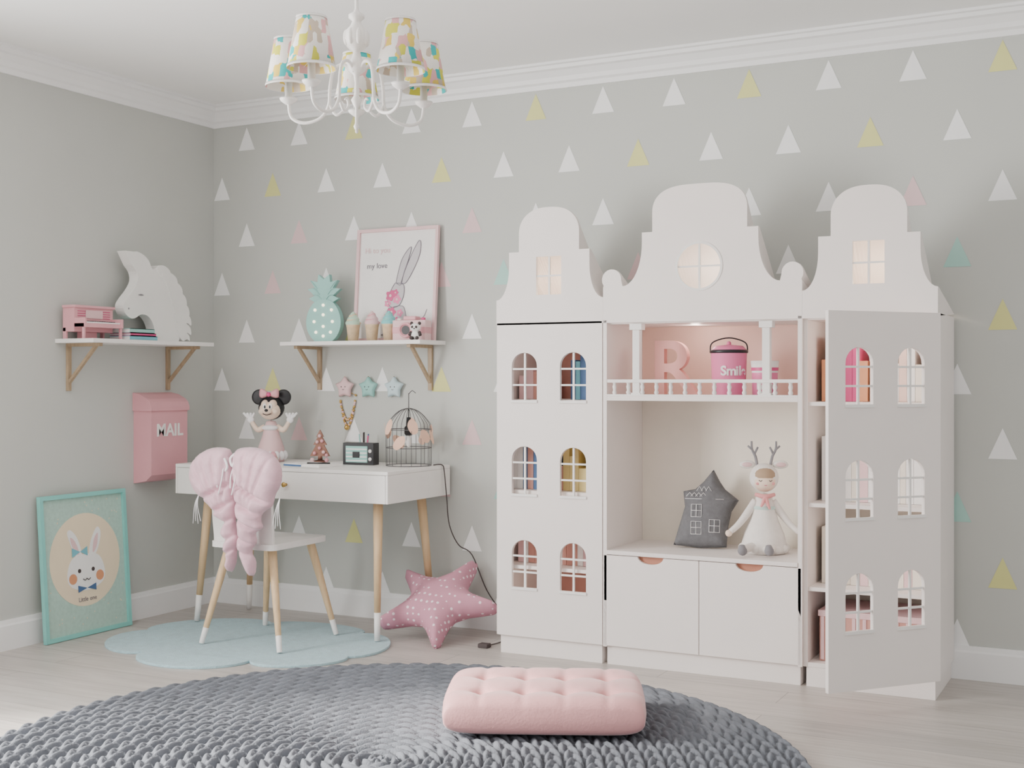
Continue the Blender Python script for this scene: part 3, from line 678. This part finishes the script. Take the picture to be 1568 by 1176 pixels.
# ---------------------------------------------------------------- star pillow
sm_=bpy.data.materials.new('dotted_pink_fabric'); sm_.use_nodes=True; N=sm_.node_tree.nodes; L=sm_.node_tree.links; b=N['Principled BSDF']
tc=N.new('ShaderNodeTexCoord'); vo=N.new('ShaderNodeTexVoronoi'); vo.inputs['Scale'].default_value=34; vo.inputs['Randomness'].default_value=.2; L.new(tc.outputs['Object'],vo.inputs['Vector'])
cr=N.new('ShaderNodeValToRGB'); cr.color_ramp.interpolation='CONSTANT'; cr.color_ramp.elements[0].color=rgb(242,226,232)+(1,); cr.color_ramp.elements[1].position=.23; cr.color_ramp.elements[1].color=rgb(202,144,162)+(1,)
L.new(vo.outputs['Distance'],cr.inputs[0]); L.new(cr.outputs[0],b.inputs['Base Color']); b.inputs['Roughness'].default_value=.9
def spil(m):
    P=closed_smooth(starp(.31,.15,math.radians(-20)),4)
    m.puff(P,.085,sm_,T(1.63,-.285,.168)@RZ(8)@RX(-56)@FR,step=.013,w=.12)
quick('star_pillow',spil)
# ---------------------------------------------------------------- round braided rug
rugm=mat('braided_cotton',(108,112,120),.95,.14,9,.5,220)
def rug():
    pitch=.065; NR=21; ns=9; NT=1400
    R=np.linspace(0.0,pitch*NR,NR*ns+1); Th=np.linspace(0,2*pi,NT,endpoint=False)
    RR,TT=np.meshgrid(R,Th,indexing='ij')
    idx=np.minimum((RR/pitch).astype(int),NR-1); s=2*((RR/pitch)-idx)-1
    nst=np.maximum(np.round(2*pi*(idx+.5)*pitch/.085),5)
    a=TT/(2*pi)*nst+idx*.37
    v=a+.75*np.abs(s)+np.where(s<0,.5,0)
    prof_=np.abs(np.sin(pi*v))**.6
    cross=np.sqrt(np.clip(1-s**4,0,1))*(1-.3*np.exp(-(s/.16)**2))
    Z=.004+.032*cross*(.25+.75*prof_)
    Z[0,:]=.02; Z[-1,:]=.001
    Xc=RR*np.cos(TT); Yc=RR*np.sin(TT)
    V=np.stack([Xc,Yc,Z],-1).reshape(-1,3)
    n0=R.size; i=np.arange(n0-1)[:,None]; j=np.arange(NT)[None,:]; j2=(j+1)%NT
    F=np.stack([i*NT+j,(i+1)*NT+j,(i+1)*NT+j2,i*NT+j2],-1).reshape(-1,4)
    me=bpy.data.meshes.new('round_braided_rug'); me.vertices.add(len(V)); me.vertices.foreach_set('co',V.ravel())
    me.loops.add(F.size); me.loops.foreach_set('vertex_index',F.ravel().astype(np.int32))
    me.polygons.add(len(F)); me.polygons.foreach_set('loop_start',np.arange(0,F.size,4,dtype=np.int32)); 
    me.polygons.foreach_set('use_smooth',np.ones(len(F),dtype=bool)); me.update(calc_edges=True); me.validate()
    me.materials.append(rugm); o=bpy.data.objects.new('round_braided_rug',me); o.location=(2.50,-2.125,0); bpy.context.scene.collection.objects.link(o)
rug()
def cushion():
    m=MB(); nx,ny=100,76; A,Bq=.352,.255; v=[];f=[]
    tuf=[(a,c) for a in (-.62,-.2,.2,.62) for c in (-.45,.35)]
    def pt(i,j,sg):
        x=math.sin(pi/2*(-1+2*i/nx))*.5+.5*(-1+2*i/nx);y=math.sin(pi/2*(-1+2*j/ny))*.5+.5*(-1+2*j/ny)
        e=((1-abs(x)**9)**.34)*((1-abs(y)**8)**.34) if abs(x)<1-1e-9 and abs(y)<1-1e-9 else 0
        h=.064*e
        if sg>0:
            for a,c in tuf:
                dx=(x-a)*A;dy=(y-c)*Bq; r=math.hypot(dx,dy); h-=.028*e*math.exp(-(r/.024)**2)+.016*e*math.exp(-(r/.065)**2)
            gx=min(abs(x-k) for k in (-.62,-.2,.2,.62)); gy=min(abs(y-k) for k in (-.45,.35))
            h-=.006*e*(math.exp(-(gx*A/.014)**2)+math.exp(-(gy*Bq/.014)**2)); h+=.014*e
        k=1-.04*(abs(x*y))**3
        return (x*A*k,y*Bq*k,.068+sg*h)
    for sg in (1,-1):
        o=len(v)
        for i in range(nx+1):
            for j in range(ny+1): v.append(pt(i,j,sg))
        for i in range(nx):
            for j in range(ny):
                q=(o+i*(ny+1)+j,o+(i+1)*(ny+1)+j,o+(i+1)*(ny+1)+j+1,o+i*(ny+1)+j+1); f.append(q if sg>0 else q[::-1])
    X=T(2.775,-1.49,.034)@RZ(24.5)
    m.add(v,f,velvet,True,X)
    for a,c in tuf: m.sphere((a*A,c*Bq,.104),(.009,.009,.004),velvet,X,12,8)
    m.build('tufted_floor_cushion')
cushion()
# ---------------------------------------------------------------- chandelier
sh=bpy.data.materials.new('patchwork_shade'); sh.use_nodes=True; N=sh.node_tree.nodes; L=sh.node_tree.links; b=N['Principled BSDF']
tc=N.new('ShaderNodeTexCoord'); mp=N.new('ShaderNodeMapping'); mp.inputs['Scale'].default_value=(44,44,27); L.new(tc.outputs['Object'],mp.inputs[0])
vo=N.new('ShaderNodeTexVoronoi'); vo.distance='CHEBYCHEV'; vo.inputs['Scale'].default_value=1; vo.inputs['Randomness'].default_value=.55; L.new(mp.outputs[0],vo.inputs['Vector'])
sp=N.new('ShaderNodeSeparateColor'); L.new(vo.outputs['Color'],sp.inputs[0]); cr=N.new('ShaderNodeValToRGB'); cr.color_ramp.interpolation='CONSTANT'
cols=[(0,(246,242,236)),(.28,(218,216,80)),(.42,(232,178,180)),(.54,(244,240,234)),(.70,(50,184,186)),(.80,(202,186,168)),(.90,(234,204,96))]
while len(cr.color_ramp.elements)<len(cols): cr.color_ramp.elements.new(.5)
for e,(p,c) in zip(cr.color_ramp.elements,cols): e.position=p; e.color=rgb(*c)+(1,)
L.new(sp.outputs[0],cr.inputs[0]); L.new(cr.outputs[0],b.inputs['Base Color']); b.inputs['Roughness'].default_value=.8
def chand(m):
    X=T(2.40,-2.115,0)
    m.lathe([(0,2.045),(.006,2.05),(.010,2.06),(.005,2.07),(.005,2.12),(.012,2.13),(.018,2.145),(.008,2.16),(.006,2.2),(.010,2.225),(.028,2.24),(.03,2.26),(.016,2.28),(.012,2.3),(.03,2.315),(.04,2.34),(.038,2.365),(.02,2.385),(.014,2.4),(.026,2.41),(.026,2.42),(.01,2.43),(.006,2.44),(.006,H-.05),(.05,H-.045),(.055,H-.03),(.055,H),(0,H)],white,X,24)
    for k in range(8): m.sphere((.034*math.cos(k*pi/4),.034*math.sin(k*pi/4),2.345),(.01,.01,.026),white,X,10,8)
    for i in range(5):
        a=124+72*i; Y=X@RZ(a)
        m.tube([(.015,0,2.235),(.045,0,2.262),(.078,0,2.245),(.09,0,2.19),(.095,0,2.13),(.125,0,2.09),(.18,0,2.078),(.222,0,2.098),(.232,0,2.145)],.0055,white,Y,10,smooth=6)
        m.tube([(.095,0,2.14),(.07,0,2.10),(.045,0,2.115),(.05,0,2.14),(.062,0,2.135)],[.005,.005,.0045,.004,.003],white,Y,8,smooth=5)
        m.lathe([(0,2.14),(.01,2.14),(.026,2.152),(.03,2.16),(.012,2.16),(.012,2.215),(0,2.215)],white,Y@T(.232,0,0),20)
        m.lathe([(.075,2.198),(.047,2.352),(.0455,2.352),(.0735,2.198),(.075,2.198)],sh,Y@T(.232,0,0),36)
        m.lathe([(.0765,2.197),(.0755,2.206),(.0735,2.198)],white,Y@T(.232,0,0),36); m.lathe([(.0485,2.349),(.048,2.356),(.045,2.352)],white,Y@T(.232,0,0),36)
        m.lathe([(0,2.215),(.012,2.22),(.02,2.25),(.014,2.275),(0,2.285)],whitem,Y@T(.232,0,0),16)
        for q in (0,120,240): m.tube([(.01,0,2.225),(.066,0,2.215)],.001,white,Y@T(.232,0,0)@RZ(q),5)
quick('chandelier',chand)
# ---------------------------------------------------------------- lights
def area(name,loc,rot,sx,sy,e,c):
    l=bpy.data.lights.new(name,'AREA'); l.shape='RECTANGLE'; l.size=sx; l.size_y=sy; l.energy=e; l.color=c
    o=bpy.data.objects.new(name,l); o.location=loc; o.rotation_euler=rot; bpy.context.scene.collection.objects.link(o)
    return o
area('window_daylight',(-.16,-3.75,1.5),(0,math.radians(-90),0),1.9,1.7,275,(1,.985,.965))
s=bpy.data.lights.new('sun','SUN'); s.energy=11; s.angle=math.radians(10); s.color=(1,.94,.86)
so=bpy.data.objects.new('sun',s); so.rotation_euler=Vector((.8,.52,-.64)).to_track_quat('-Z','Y').to_euler(); so.location=(-4,-5,4); bpy.context.scene.collection.objects.link(so)
def pl(loc,e,c,r=.04):
    l=bpy.data.lights.new('wardrobe_lamp_and_fill','POINT'); l.energy=e; l.color=c; l.shadow_soft_size=r
    o=bpy.data.objects.new('wardrobe_lamp_and_fill',l); o.location=loc; bpy.context.scene.collection.objects.link(o)
pl(((X0+X1)/2,-.3,1.6),1.4,(1,.84,.66)); pl(((X2+X3)/2,-.3,1.6),1.4,(1,.84,.66)); pl((XC,-.3,1.62),1.8,(1,.88,.74))
pl((XC-.1,-.2,1.46),.7,(1,.86,.76),.02); pl((3.69,-.34,1.45),.8,(1,.88,.76),.03)
for z in (1.46,1.10,.69,.35): pl((2.29,-.40,z),.36,(1,.86,.76),.02)  # added fill lights to brighten the left compartments, no real lamps there
for z in (1.10,.69): pl((3.69,-.38,z),.4,(1,.9,.8),.02)
w=bpy.data.worlds.new('World'); bpy.context.scene.world=w; w.use_nodes=True
w.node_tree.nodes['Background'].inputs[0].default_value=(1,.995,.985,1); w.node_tree.nodes['Background'].inputs[1].default_value=1.0
c=bpy.data.cameras.new('camera'); c.lens=2457/2000*36; c.sensor_width=36; c.shift_y=-.004; c.clip_start=.05
o=bpy.data.objects.new('camera',c); o.location=(4.707,-5.504,1.24); o.rotation_euler=(pi/2,0,math.radians(27.2)); bpy.context.scene.collection.objects.link(o)
bpy.context.scene.camera=o
